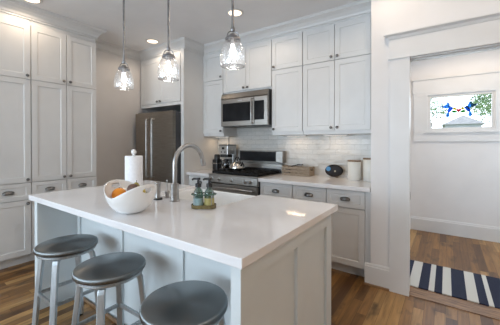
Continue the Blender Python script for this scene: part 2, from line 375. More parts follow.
b = MB().box(XL, -3.7, YF-.1, YF, 0, CH).box(-2.1, -1.7, YF-.1, YF, 0, CH).box(-.1, XR, YF-.1, YF, 0, CH).box(-3.7, -.1, YF-.1, YF, 0, .55).box(-3.7, -.1, YF-.1, YF, 2.35, CH); struct('wall_front', b, M['wall'])
struct('wall_backsplash', MB().box(-3.11, -.583, YB-.012, YB, .905, 1.62), M['tile'])

def window(name, x0, x1, z0, z1, y, t=.12, fr=.035, sill=True):
    """window in a wall facing -y whose room side is at y"""
    r = thing(name, None, None, ((x0+x1)/2, y, z0)); r['kind'] = 'structure'
    b = MB().box(x0, x0+fr, y-.005, y+.07, z0, z1).box(x1-fr, x1, y-.005, y+.07, z0, z1).box(x0+fr, x1-fr, y-.005, y+.07, z0, z0+fr).box(x0+fr, x1-fr, y-.005, y+.07, z1-fr, z1)
    obj('window_frame', b, M['trim'], r)
    obj('window_pane', MB().box(x0+fr, x1-fr, y+.035, y+.040, z0+fr, z1-fr), M['pane'], r)
    return r
w1 = window('window_1', WX0, WX1, WZ0, WZ1, YH)
for k, (a, c) in enumerate(((-3.7,-2.1), (-1.7,-.1))):
    wd = window('window_%d' % (k+2), a, c, .55, 2.35, 0); wd.rotation_euler.z = PI; wd.location = ((a+c)/2, YF, .55)
wd = window('window_4', -.9, .9, .7, 2.3, 0); wd.rotation_euler.z = PI/2; wd.location = (XL, -1.7, .7)
wd = window('window_5', -.6, .6, .8, 2.2, 0); wd.rotation_euler.z = -PI/2; wd.location = (2.0, 4.0, .8)  # unseen hall window, added for the side fill light

# hall window casing: flat craftsman boards
b = MB().box(-.415, -.268, YH-.022, YH, 1.36, 2.092).box(.552, .70, YH-.022, YH, 1.36, 2.092).box(-.268, .552, YH-.022, YH, 1.36, 1.497)
b.box(-.43, .715, YH-.026, YH, 2.092, 2.285).box(-.44, .725, YH-.045, YH, 2.285, 2.305)
struct('trim_1', b, M['trim'])
b = MB().box(-.268, WX0, YH-.03, YH, 1.497, 2.092).box(WX1, .552, YH-.03, YH, 1.497, 2.092).box(WX0, WX1, YH-.03, YH, WZ1, 2.092).box(WX0, WX1, YH-.03, YH, 1.497, WZ0).box(-.29, .575, YH-.05, YH-.005, 1.487, 1.500)
struct('trim_2', b, M['trim'])
# doorway casing, header and jambs
b = MB().box(-.418, -.264, YP-.022, YP, 0, 2.088).box(DX1, DX1+.156, YP-.022, YP, 0, 2.088).box(-.425, DX1+.163, YP-.026, YP, 2.092, 2.275)
b.box(-.435, DX1+.173, YP-.034, YP, 2.086, 2.098).sweep([(-.425, YP), (-.425, YP-.026), (DX1+.163, YP-.026), (DX1+.163, YP)], [(0,2.262),(.006,2.266),(.014,2.284),(.032,2.294),(.034,2.297),(.040,2.297),(.040,2.308),(0,2.308)])
struct('trim_3', b, M['trim'])
b = MB().box(DX0, DX0+.012, YP, YP+.13, 0, DZ-.012).box(DX1-.012, DX1, YP, YP+.13, 0, DZ-.012).box(DX0, DX1, YP, YP+.13, DZ-.012, DZ)
b.box(DX0+.012, DX0+.016, YP+.045, YP+.085, 0, DZ-.024).box(DX0+.012, DX1-.012, YP+.045, YP+.085, DZ-.024, DZ-.012)
struct('trim_4', b, M['trim'])
struct('trim_5', MB().box(-.418, DX1+.156, YP-.005, YP+.165, 0, .007, .003), M['thresh'])     # door saddle
# latch plate on the jamb
solo('strike_plate', MB().box(DX0+.012, DX0+.016, YP+.09, YP+.128, .82, .89).box(DX0+.016, DX0+.017, YP+.10, YP+.12, .84, .87), M['knob'], 'small dark metal strike plate on the left door jamb at handle height', 'strike plate')
def base_prof(h): return [(0,0),(.016,0),(.016,h-.03),(.010,h-.022),(.010,h-.012),(.004,h),(0,h)]
struct('baseboard_doorway', MB().sweep([(-.632, YP), (-.418, YP)], base_prof(.205)).sweep([(DX1+.156, YP), (XR, YP)], base_prof(.205)), M['trim'])
struct('baseboard_hall_back', MB().sweep([(-.47, YH), (2.0, YH)], base_prof(.205)), M['trim'])
struct('baseboard_hall_left', MB().sweep([(-.47, YP+.13), (-.47, YH)], base_prof(.205)), M['trim'])
struct('baseboard_right', MB().sweep([(XR, YP), (XR, YF)], base_prof(.205)), M['trim'])
struct('trim_6', MB().box(-.64, -.42, YP-.030, YP-.016, 0, .018), M['shoe'])
# crown moulding all round the cabinets
crown = [(0,2.70),(.014,2.70),(.014,2.715),(.024,2.722),(.030,2.745),(.052,2.776),(.082,2.796),(.092,2.800),(.092,2.815),(.098,2.818),(.098,CH),(0,CH)]
XPF, YPE = -3.783, 1.835         # pantry carcass face and end
XF1, YFF, YU = -3.11, 2.77, 3.16  # fridge surround right side, its face, upper cabinets' face
struct('trim_7', MB().sweep([(XPF, -.5), (XPF, YPE), (XL, YPE), (XL, YFF), (XF1, YFF), (XF1, YU), (-.583, YU)], crown), M['cab'])
struct('trim_8', MB().sweep([(XPF, -.5), (XPF, YPE), (XL, YPE)], [(0,2.645),(.006,2.645),(.006,2.655),(.0,2.66)]).sweep([(XF1, YU), (-.583, YU)], [(0,2.695),(.006,2.69),(.010,2.70),(0,2.71)]), M['cab'])

# ------------------------------------------------------------------ cabinets
def knob_mb(x, z, y=0):
    return MB().lathe([(0,0),(.007,0),(.0055,.006),(.0055,.012),(.014,.016),(.0170,.022),(.015,.028),(.008,.031),(0,.032)], 16, (x,y,z), 'y')
def cup_mb(x, z, y=0, w_=.047, h=.030, d=.024):
    m = MB(); rows = []
    for i in range(9):
        th = -.25+ (PI/2+.25)*i/8          # from slightly below horizontal up to the top
        row = []
        for j in range(17):
            a = PI*j/16
            row.append(m.bm.verts.new((x-w_*math.cos(a)*math.cos(th*.9), y-d*math.sin(a)*max(.05,math.cos(th)) - .001, z-.012+h*math.sin(th))))
        rows.append(row)
    for a, b in zip(rows, rows[1:]):
        for j in range(16): m.bm.faces.new((a[j],a[j+1],b[j+1],b[j]))
    m.lathe([(0,0),(1,0),(1,.003),(0,.003)], 28, (x,y,z), 'y', w_*1.08, .021)
    return m
def cabinet(name, label, loc, rotz, w_, d, z0, z1, fronts, group=None, toe=0, side_l=0, m='cab', stile=.055):
    r = thing(name, label, 'cabinet', (0,0,0), group)
    b = MB().box(0, w_, .021, d, z0+toe, z1)
    if toe: b.box(0, w_, .09, d, z0, z0+toe)
    obj('carcass', b, M[m], r)
    for (a, c, za, zb, typ, kx, kz) in fronts:
        p = obj('drawer' if typ == 'drawer' else 'door', MB().panel(a+.003, c-.003, za, zb, .0205, stile if typ != 'drawer' else .04), M[m], r)
        if typ == 'drawer': obj('cup_pull', cup_mb((a+c)/2 if kx is None else kx, (za+zb)/2), M['knob'], p, True, 60)
        else: obj('knob', knob_mb(kx, kz), M['knob'], p, True, 50)
    r.location = loc; r.rotation_euler.z = rotz
    return r
G = 'white shaker cabinets'
# pantry on the left wall: local x -> world +Y, front faces +X ; door face at X = -3.763
def pantry(y0, y1, label, n, knobside):
    w_ = y1-y0; fr = []; dw = w_/n
    for i in range(n):
        a, c = i*dw, (i+1)*dw
        right = (n == 2 and i == 0) or n == 1
        kx = c-.035 if right else a+.035
        fr += [(a,c,2.042,2.64,'door',kx,2.078), (a,c,.908,2.036,'door',kx,.938), (a,c,.722,.898,'drawer',None,0), (a,c,.115,.712,'door',kx,.678)]
    return cabinet('pantry_cabinet', label, (-3.763, y0, 0), PI/2, w_, .435, 0, CH-.01, fr, toe=.11, group='floor to ceiling pantry cabinets on the left wall')
pantry(1.131, 1.835, 'tall white double-door pantry cabinet, its end nearest the fridge', 2, 0)
pantry(.73, 1.127, 'tall white single-door pantry cabinet at the left edge of the picture', 1, 0)
pantry(.02, .726, 'tall white double-door pantry cabinet beyond the left edge of the picture', 2, 0)
# upper cabinets: faces at Y = 3.14
UF = 3.14
def upper(x0, x1, z0, fronts, label):
    return cabinet('upper_cabinet', label, (x0, UF, 0), 0, x1-x0, YB-UF, z0, CH-.01, fronts, group='white upper cabinets on the range wall')
w_ = .40
upper(-3.109, -2.704, 1.44, [(0,.405,2.283,2.685,'door',.37,2.318),(0,.405,1.482,2.274,'door',.37,1.515)], 'narrow white upper cabinet left of the microwave, over the coffee maker')
upper(-2.70, -1.872, 2.045, [(0,.414,2.075,2.685,'door',.379,2.11),(.414,.828,2.075,2.685,'door',.449,2.11)], 'white two-door upper cabinet directly above the microwave')
upper(-1.868, -1.435, 1.44, [(0,.433,2.283,2.685,'door',.035,2.318),(0,.433,1.482,2.274,'door',.035,1.515)], 'single-column white upper cabinet immediately right of the microwave')
upper(-1.431, -.655, 1.44, [(0,.388,2.283,2.685,'door',.353,2.318),(.388,.776,2.283,2.685,'door',.423,2.318),(0,.388,1.482,2.274,'door',.353,1.515),(.388,.776,1.482,2.274,'door',.423,1.515)], 'wide double-column white upper cabinet at the far right, against the doorway wall')
struct('trim_9', MB().box(-.655, -.583, UF+.005, UF+.03, 1.44, CH-.01), M['cab'])
# base cabinets: faces at Y = 2.84
BF = 2.84
def base(x0, x1, label, kx):
    w_ = x1-x0
    return cabinet('base_cabinet', label, (x0, BF, 0), 0, w_, YB-BF-.002, 0, .873, [(0,w_,.694,.862,'drawer',None,0),(0,w_,.115,.684,'door',kx,.645)], toe=.11, group='white base cabinets on the range wall')
base(-1.853, -1.421, 'white base cabinet with drawer directly right of the range', .04)
base(-1.417, -1.029, 'white base cabinet under the oval plate, middle of the three right of the range', .35)
base(-1.025, -.642, 'white base cabinet under the canisters, beside the doorway wall', .04)
base(-3.108, -2.666, 'white base cabinet between fridge and range, under the coffee maker', .40)
struct('trim_10', MB().box(-.64, -.583, BF+.004, BF+.03, 0, .873), M['cab'])
# fridge surround
FS = thing('fridge_cabinet', 'white cabinet housing around and above the refrigerator', 'cabinet', (-3.65, 2.75, 0))
obj('side_panel', MB().box(-3.175, XF1, 2.75, YB, 0, CH-.01), M['cab'], FS)
obj('carcass', MB().box(-4.19, -3.177, 2.771, YB, 1.905, CH-.01), M['cab'], FS)
for (a, c, kx) in ((-4.165, -3.68, -3.715), (-3.676, -3.19, -3.64)):
    p = obj('door', MB().panel(a, c, 1.955, 2.66, .021, .055, y=2.75), M['cab'], FS)
    obj('knob', knob_mb(kx, 1.985, 2.75), M['knob'], p, True, 50)
obj('rail', MB().box(-4.165, -3.177, 2.752, 2.772, 1.905, 1.95), M['cab'], FS)

# worktops on the range wall
b = MB().box(-1.853, -.588, 2.795, YB-.012, .873, .914, .003)
solo('worktop', b, M['quartz'], 'long white quartz worktop right of the range, ending at the doorway wall', 'worktop', 'white quartz worktops on the range wall')
b = MB().box(-3.108, -2.664, 2.795, YB-.012, .873, .914, .003)
solo('worktop', b, M['quartz'], 'short white quartz worktop between the refrigerator panel and the range', 'worktop', 'white quartz worktops on the range wall')

# ------------------------------------------------------------------ refrigerator
fr = thing('refrigerator', 'stainless steel french-door refrigerator in the white housing', 'refrigerator', (-3.65, 2.95, 0))
obj('body', MB().box(-4.095, -3.20, 2.68, 3.42, .03, 1.785, .006), M['fridge_side'], fr)
for a, c, nm in ((-4.10, -3.653, 'door'), (-3.647, -3.195, 'door')):
    b = MB()
    poly = [(a, 2.67)] + [(a+(c-a)*t, 2.615-.022*math.sin(PI*min(1,max(0,((a+(c-a)*t)+4.10)/.905)))) for t in [i/10 for i in range(11)]] + [(c, 2.67)]
    b.prism([(x, y) for x, y in poly], .62, 1.80, 'xy')
    d = obj(nm, b, M['steel'], fr, True, 35)
    hx = -3.705 if a < -4 else -3.575
    obj('handle', MB().tube([(hx, 2.585, 1.70), (hx, 2.535, 1.69), (hx, 2.535, 1.66), (hx, 2.535, .86), (hx, 2.535, .83), (hx, 2.585, .82)], .013, 12), M['chrome'], d, True)
d = obj('freezer_drawer', MB().box(-4.10, -3.195, 2.60, 2.67, .08, .612, .006), M['steel'], fr)
obj('handle', MB().tube([(-3.99, 2.60, .55), (-3.98, 2.545, .55), (-3.3, 2.545, .55), (-3.29, 2.60, .55)], .013, 12), M['chrome'], d, True)
for x in (-4.07, -3.32): obj('hinge_cover', MB().box(x, x+.10, 2.64, 2.72, 1.785, 1.812, .004), M['fridge_side'], fr)
for x in (-4.05, -3.24): obj('foot', MB().cyl(.018, 0, .035, (x, 2.75, 0), 12), M['rubber'], fr)

# ------------------------------------------------------------------ microwave
X0, X1 = -2.665, -1.88
mw = thing('microwave', 'stainless over-the-range microwave mounted under the upper cabinet', 'microwave', (-2.27, 3.2, 1.568))
obj('body', MB().box(X0, X1, 3.09, YB-.014, 1.568, 2.04), M['black'], mw)
b = MB().prism([(3.09,1.955),(3.06,1.955),(3.048,1.965),(3.075,2.035),(3.09,2.035)], X0, X1, 'yz'); vg = obj('vent_grille', b, M['steel_h'], mw)
dr = obj('door', MB().box(X0, -2.09, 3.052, 3.089, 1.572, 1.953, .004), M['steel_h'], mw)
obj('door_window', MB().box(X0+.035, -2.112, 3.047, 3.053, 1.640, 1.895, .002), M['glassblk'], dr)
obj('handle', MB().tube([(-2.105, 3.052, 1.93), (-2.105, 3.012, 1.92), (-2.105, 3.008, 1.9), (-2.105, 3.008, 1.63), (-2.105, 3.012, 1.61), (-2.105, 3.052, 1.60)], .011, 12), M['chrome'], dr, True)
cp = obj('control_panel', MB().box(-2.087, X1, 3.052, 3.089, 1.572, 1.953, .004), M['steel_h'], mw)
obj('keypad', MB().box(-2.082, -1.93, 3.047, 3.053, 1.645, 1.895, .002), M['glassblk'], cp)
obj('badge', MB().box(-2.36, -2.29, 3.0495, 3.053, 1.915, 1.927), M['grey_text'], dr)

# ------------------------------------------------------------------ range
X0, X1 = -2.655, -1.860
rg = thing('range', 'stainless steel gas range with black cooktop set into the worktop', 'range', (-2.26, 3.1, 0))
obj('body', MB().box(X0, X1, 2.83, 3.46, .10, .905).box(X0+.03, X1-.03, 2.9, 3.4, 0, .10), M['black'], rg)
od = obj('oven_door', MB().box(X0+.008, X1-.008, 2.79, 2.829, .28, .795, .005), M['steel_h'], rg)
obj('door_window', MB().box(X0+.09, X1-.09, 2.786, 2.791, .36, .68, .002), M['glassblk'], od)
obj('handle', MB().tube([(X0+.05, 2.79, .755), (X0+.055, 2.745, .755), (X0+.08, 2.74, .755), (X1-.08, 2.74, .755), (X1-.055, 2.745, .755), (X1-.05, 2.79, .755)], .012, 12), M['chrome'], od, True)
obj('storage_drawer', MB().box(X0+.008, X1-.008, 2.795, 2.829, .11, .27, .005), M['steel_h'], rg)
cpn = obj('control_panel', MB().prism([(2.83,.805),(2.795,.805),(2.783,.815),(2.790,.905),(2.83,.905)], X0, X1, 'yz'), M['steel_h'], rg)
for x in (-2.595, -2.475, -2.26, -2.045, -1.965):
    kk = obj('knob', MB().lathe([(0,0),(.026,0),(.026,.004),(.020,.006),(.019,.026),(.016,.030),(0,.031)], 20, (x, 2.786, .858), 'y'), M['chrome'], cpn, True, 40)
ct = obj('cooktop', MB().box(X0-.004, X1+.004, 2.785, 3.40, .905, .925, .004), M['steel_h'], rg)
obj('burner_tray', MB().box(X0+.02, X1-.02, 2.825, 3.39, .925, .929), M['glassblk'], ct)
for gx in (X0+.025, X0+.275, X0+.525):
    g = MB(); g0, g1 = gx, gx+.245
    for y in (2.84, 3.36): g.box(g0, g1, y-.008, y+.008, .934, .958)
    for x in (g0+.008, g1-.008, (g0+g1)/2): g.box(x-.006, x+.006, 2.84, 3.36, .938, .959)
    for y in (2.97, 3.1, 3.23): g.box(g0, g1, y-.006, y+.006, .938, .959)
    for x in (g0+.008, g1-.008):
        for y in (2.84, 3.36): g.box(x-.007, x+.007, y-.007, y+.007, .929, .94)
    obj('grate', g, M['iron'], rg)
for x, y in ((-2.50,2.97),(-2.50,3.23),(-2.26,3.10),(-2.02,2.97),(-2.02,3.23)):
    obj('burner', MB().lathe([(0,.929),(.045,.929),(.045,.936),(.032,.938),(.032,.946),(0,.948)], 20, (x,y,0)), M['iron'], rg, True)
bg_ = obj('backguard', MB().box(X0+.02, X1, 3.41, 3.475, .905, 1.04, .003).box(X0+.075, X1+.02, 3.385, 3.475, 1.06, 1.225, .006), M['steel_h'], rg)
obj('display', MB().box(X0+.085, X1-.085, 3.380, 3.386, 1.075, 1.215, .002), M['glassblk'], bg_)
obj('rail', MB().box(X0+.05, X1-.01, 3.405, 3.43, .985, .999, .003), M['chrome'], bg_)
obj('vent', MB().box(X0+.04, X1-.02, 3.40, 3.412, .93, .975), M['black'], bg_)

# ------------------------------------------------------------------ island
isl = thing('kitchen_island', 'white panelled kitchen island with board-and-batten seating side', 'kitchen island', (-1.7, 1.4, 0))
IX0, IX1, IY0, IY1, IP = -2.70, -.65, .835, 1.845, 1.14
obj('front_panel', MB().box(IX0+.04, IX1-.03, IP, IP+.02, 0, .873), M['isl'], isl)
for x in (-2.635, -1.965, -1.31, -.705):
    obj('batten', MB().box(x-.025, x+.025, IP-.014, IP, .0, .873, .002), M['isl'], isl)
obj('cabinet_body', MB().box(IX0+.04, -2.03, IP+.02, IY1-.03, .0, .872).box(-2.03, -1.23, IP+.02, 1.37, 0, .872).box(-2.03, -1.23, 1.37, IY1-.03, 0, .60).box(-1.23, IX1-.03, IP+.02, IY1-.03, 0, .872), M['isl'], isl)
# end panels: shaker frames, applied on both ends; the sides of the seating overhang too
def end_panel(x0, x1, outer):
    e = obj('end_panel', MB().box(x0, x1, IY0, IY1, 0, .873), M['isl'], isl)
    xa, xb = (x1, x1+.018) if outer > 0 else (x0-.018, x0)
    t = MB(); T = .013
    t.box(xa, xb, IY0, IY0+.07, 0, .873).box(xa, xb, IY1-.085, IY1, 0, .873).box(xa, xb, 1.325, 1.385, .14, .80)
    t.box(xa, xb, IY0+.07, IY1-.085, .80, .873).box(xa, xb, IY0+.07, IY1-.085, 0, .14)
    obj('panel_frame', t, M['isl'], e)
end_panel(IX1-.03, IX1, 1); end_panel(IX0, IX0+.04, -1)
obj('shoe_moulding', MB().box(IX0+.04, IX1-.03, IP-.032, IP-.014, 0, .02, .004), M['shoe'], isl)
# top with a cut-out for the sink
TX0, TX1, TY0, TY1 = -2.80, -.615, .82, 1.93
SX0, SX1, SY0 = -2.02, -1.25, 1.435
itop = MB()
z0, z1 = .873, .914
outer = [(TX0,TY0),(TX1,TY0),(TX1,TY1),(SX1,TY1),(SX1,SY0),(SX0,SY0),(SX0,TY1),(TX0,TY1)]
itop.prism(outer, z0, z1, 'xy')
it = solo('island_worktop', itop, M['quartz'], 'large white quartz worktop covering the kitchen island', 'worktop')
bv = it.modifiers.new('bevel', 'BEVEL'); bv.width = .003; bv.segments = 2; bv.limit_method = 'ANGLE'
# farmhouse sink: hollow basin with apron towards the range
s = MB(); sx0, sx1, sy0, sy1, st, sb, stt = SX0+.002, SX1-.002, SY0+.002, 1.955, .893, .68, .022
def rect(a,b_,c,d,z): return [s.bm.verts.new(p) for p in ((a,c,z),(b_,c,z),(b_,d,z),(a,d,z))]
Ob, Ot = rect(sx0,sx1,sy0,sy1,sb-.02), rect(sx0,sx1,sy0,sy1,st)
It = rect(sx0+stt,sx1-stt,sy0+stt,sy1-stt,st); Ib = rect(sx0+stt+.015,sx1-stt-.015,sy0+stt+.015,sy1-stt-.015,sb)
for A, B in ((Ob,Ot),(Ot,It),(It,Ib)):
    for i in range(4): s.bm.faces.new((A[i],A[(i+1)%4],B[(i+1)%4],B[i]))
s.bm.faces.new(Ib); s.bm.faces.new(Ob[::-1])
sk = obj('sink', s, M['ceramic']); tag(sk, 'white farmhouse sink set into the far side of the island', 'sink')
bv = sk.modifiers.new('bevel', 'BEVEL'); bv.width = .008; bv.segments = 3; bv.limit_method = 'ANGLE'
obj('drain', MB().lathe([(0,sb+.001),(.04,sb+.001),(.042,sb+.004),(.03,sb+.004),(.028,sb+.002),(0,sb+.002)], 24, (-1.635,1.70,0)), M['chrome'], sk, True)

# faucet
fa = thing('faucet', 'tall brushed gooseneck faucet standing on the island beside the sink', 'faucet', (-1.626, 1.35, .914))
fx, fy, fz = -1.626, 1.35, .914
obj('base', MB().lathe([(0,0),(.036,0),(.036,.006),(.030,.010),(.029,.128),(.018,.131),(0,.118)], 24, (fx,fy,fz)), M['chrome'], fa, True)
R0 = .142; zc = 1.322-R0
pts = [(fx,fy,fz+.118),(fx,fy,zc-.05)] + [(fx, fy+R0-R0*math.cos(a), zc+R0*math.sin(a)) for a in [PI*i/18*.93 for i in range(19)]]
obj('neck', MB().tube(pts, .0175, 14), M['chrome'], fa, True)
e = Vector(pts[-1]); d_ = (Vector(pts[-1])-Vector(pts[-2])).normalized()
obj('spray_head', MB().tube([e, e+d_*.015, e+d_*.05, e+d_*.058], .014, 14, rad=[.0165,.0195,.022,.021]), M['chrome'], fa, True)
# separate side lever beside the faucet
ld = thing('faucet_lever', 'small brushed metal lever valve behind the faucet base', 'faucet handle', (-1.775, 1.40, .914))
obj('valve_body', MB().lathe([(0,0),(.022,0),(.022,.005),(.015,.008),(.015,.03),(.019,.036),(.019,.05),(.012,.058),(0,.06)], 20, (-1.775,1.40,.914)), M['chrome'], ld, True)
obj('lever', MB().tube([(-1.775,1.40,.968),(-1.775,1.40,1.0),(-1.778,1.40,1.055)], .005, 10), M['chrome'], ld, True)
# soap dispenser / air switch
sd = thing('soap_dispenser', 'short brushed metal cylinder with black base left of the faucet', 'soap dispenser', (-1.778, 1.315, .914))
obj('base', MB().cyl(.034, 0, .012, (-1.778,1.315,.914), 24), M['black'], sd, True)
obj('cylinder', MB().lathe([(0,.010),(.0195,.010),(.0195,.118),(.0215,.120),(.0215,.128),(0,.130)], 24, (-1.778,1.315,.914)), M['chrome'], sd, True)

# soap caddy: two pump bottles on a tray
cdx, cdy, cdz, ang = -1.300, 1.318, .914, math.radians(35.2)
cd = thing('soap_caddy', 'wire caddy with glass tray holding two pump bottles on the island', 'caddy', (cdx, cdy, cdz))
def rr(x, y): return (cdx+x*math.cos(ang)-y*math.sin(ang), cdy+x*math.sin(ang)+y*math.cos(ang))
def capsule(w_, r, n=12):
    return [(w_+r*math.cos(-PI/2+PI*i/n), r*math.sin(-PI/2+PI*i/n)) for i in range(n+1)] + [(-w_+r*math.cos(PI/2+PI*i/n), r*math.sin(PI/2+PI*i/n)) for i in range(n+1)]
t = MB(); prev = None
rings = []
for (g, z) in ((.040,0),(.046,.004),(.047,.026),(.043,.026),(.041,.007)):
    rings.append([t.bm.verts.new((*rr(x,y), cdz+z)) for x, y in capsule(.036, g)])
for A, B in zip(rings, rings[1:]):
    for i in range(len(A)): t.bm.faces.new((A[i],A[(i+1)%len(A)],B[(i+1)%len(A)],B[i]))
t.bm.faces.new(rings[0][::-1]); t.bm.faces.new(rings[-1])
obj('tray', t, M['traygl'], cd, True)
obj('wire_ring', MB().tube([(*rr(x,y), cdz+.092) for x, y in capsule(.036,.043)], .0045, 8, closed=True), M['greenwire'], cd, True)
for q in ((.055,-.0385),(-.055,-.0385),(.055,.0385),(-.055,.0385)):
    obj('wire_post', MB().tube([(*rr(q[0]*1.0,q[1]), cdz+.01), (*rr(q[0],q[1]), cdz+.092)], .002, 6), M['rod'], cd)
def bottle(ox, lab, cat, lm, liq):
    x, y = rr(ox, 0); z = cdz+.0075
    r = thing('soap_bottle', lab, cat, (x, y, z), 'pump bottles in the soap caddy')
    obj('bottle_body', MB().lathe([(0,0),(.029,0),(.032,.006),(.032,.085),(.028,.105),(.016,.122),(.013,.130),(.013,.138),(0,.138)], 24, (x,y,z)), M['bottle'], r, True)
    obj('liquid', MB().cyl(.0285, .006, .068, (x,y,z), 24), liq, r, True)
    obj('label_band', MB().lathe([(.0324,.016),(.0327,.016),(.0327,.060),(.0324,.060)], 24, (x,y,z)), lm, r, True)
    p = obj('pump', MB().lathe([(0,.130),(.020,.130),(.020,.153),(.011,.156),(.008,.158),(.008,.176),(.014,.178),(.014,.191),(0,.191)], 16, (x,y,z)).tube([(x,y,z+.184),(x-.03*math.cos(ang)-.0,y-.03*math.sin(ang),z+.184),(x-.04*math.cos(ang),y-.04*math.sin(ang),z+.177)], .007, 8), M['black'], r, True)
M['liq1'] = mat('blue_soap', (.25,.42,.42), .2); M['liq2'] = mat('amber_soap', (.42,.38,.10), .2)
bottle(-.036, 'glass pump bottle with pale blue label, left one in the caddy', 'soap bottle', M['bluelabel'], M['liq1'])
bottle(.036, 'glass pump bottle with yellow label, right one in the caddy', 'soap bottle', M['yellowlabel'], M['liq2'])

# paper towel holder and roll
px, py = -2.20, 1.385
hd = thing('paper_towel_holder', 'white upright paper towel holder with ball finial on the island', 'paper towel holder', (px, py, .914))
obj('base', MB().lathe([(0,0),(.085,0),(.085,.008),(.075,.014),(0,.016)], 32, (px,py,.914)), M['ceramic'], hd, True)
obj('rod', MB().cyl(.010, .014, .335, (px,py,.914), 12), M['ceramic'], hd, True)
obj('finial', MB().ball(.022, (px,py,.914+.350)), M['ceramic'], hd, True)
rl = MB(); R_o, R_i, a0, a1 = .0705, .021, .935, 1.228
ringsr = [[rl.bm.verts.new((px+r*math.cos(2*PI*i/40), py+r*math.sin(2*PI*i/40), z)) for i in range(40)] for r, z in ((R_i,a0),(R_o,a0),(R_o+.001,a0+.004),(R_o+.001,a1-.004),(R_o,a1),(R_i,a1))]
for A, B in zip(ringsr, ringsr[1:]+ringsr[:1]):
    for i in range(40): rl.bm.faces.new((A[i],A[(i+1)%40],B[(i+1)%40],B[i]))
solo('paper_towel_roll', rl, M['paper'], 'white paper towel roll standing on its holder behind the bowl', 'paper towel', smooth=True)

# fruit bowl with two raised pierced handles
bx, by, bz = -1.600, .985, .914
fb = MB(); NT, NZ = 144, 44; grid = []
for j in range(NZ+1):
    t_ = j/NZ; row = []
    for i in range(NT):
        a = 2*PI*i/NT; k = abs(math.cos(a))**2.0
        H = .098+.082*k; Rm = .130+.045*k
        r_ = .058+(Rm-.058)*(1-(1-t_)**1.7)**.95
        z = H*(t_**1.35)
        row.append(fb.bm.verts.new((bx+r_*math.cos(a), by+r_*math.sin(a)*.97, bz+.006+z)))
    grid.append(row)
for j in range(NZ):
    for i in range(NT):
        a = 2*PI*(i+.5)/NT; zc_ = (grid[j][i].co.z+grid[j+1][i].co.z)/2-bz; r_ = Vector((grid[j][i].co.x-bx, grid[j][i].co.y-by)).length
        da = min(abs(a), abs(a-PI), abs(a-2*PI))*r_
        if (da/.030)**2 + ((zc_-.149)/.017)**2 < 1: continue
        fb.bm.faces.new((grid[j][i], grid[j][(i+1)%NT], grid[j+1][(i+1)%NT], grid[j+1][i]))
fb.bm.faces.new(grid[0][::-1])
bo = obj('fruit_bowl', fb, M['ceramic'], None, True, 70); tag(bo, 'large white ceramic bowl with raised pierced handles, holding fruit', 'bowl')
sm = bo.modifiers.new('thick', 'SOLIDIFY'); sm.thickness = .006; sm.offset = 1
obj('foot_ring', MB().lathe([(.050,0),(.058,0),(.060,.008),(.052,.008),(.050,0)], 40, (bx,by,bz)), M['ceramic'], bo, True)
def orange(x, y, z, r, lab):
    o = thing('orange', lab, 'fruit', (x,y,z-r), 'oranges in the white bowl')
    obj('peel', MB().ball(r, (x,y,z), .96, 28), M['orange'], o, True, 80)
    obj('stem_button', MB().lathe([(0,0),(.005,0),(.003,.003),(0,.0035)], 10, (x,y,z+r*.955)), M['stem'], o)
orange(bx-.090, by-.022, bz+.100, .044, 'bright orange resting at the left of the fruit bowl')
orange(bx+.004, by-.055, bz+.072, .038, 'orange low down at the near side of the fruit bowl')
p_ = thing('pear', 'olive green pear behind the oranges in the bowl', 'fruit', (bx-.03, by+.045, bz+.06))
obj('flesh', MB().lathe([(0,-.038),(.022,-.034),(.036,-.016),(.038,.004),(.030,.026),(.019,.044),(.013,.056),(.006,.062),(0,.063)], 24, (bx-.050,by+.070,bz+.108)), M['pear'], p_, True, 80)
obj('stem', MB().tube([(bx-.050,by+.070,bz+.168),(bx-.047,by+.072,bz+.184)], .002, 6), M['stem'], p_)
av = MB().lathe([(0,-.045),(.022,-.040),(.034,-.020),(.034,0),(.026,.024),(.016,.042),(.007,.050),(0,.051)], 24)
bmesh.ops.rotate(av.bm, cent=(0,0,0), matrix=Matrix.Rotation(math.radians(80),3,'Y'), verts=av.bm.verts[:]); bmesh.ops.translate(av.bm, vec=(bx+.016,by+.012,bz+.140), verts=av.bm.verts[:])
solo('avocado', av, M['avocado'], 'dark brown avocado lying at the middle of the fruit bowl', 'fruit', smooth=True, loc=(bx+.012,by+.020,bz+.09))
le = MB().lathe([(0,-.044),(.006,-.040),(.020,-.030),(.030,-.008),(.030,.010),(.020,.030),(.006,.040),(0,.044)], 24)
bmesh.ops.rotate(le.bm, cent=(0,0,0), matrix=Matrix.Rotation(math.radians(75),3,'X'), verts=le.bm.verts[:]); bmesh.ops.translate(le.bm, vec=(bx+.098,by-.005,bz+.136), verts=le.bm.verts[:])
solo('lemon', le, M['lemon'], 'yellow lemon seen through the right handle hole of the bowl', 'fruit', smooth=True, loc=(bx+.12,by-.01,bz+.12))

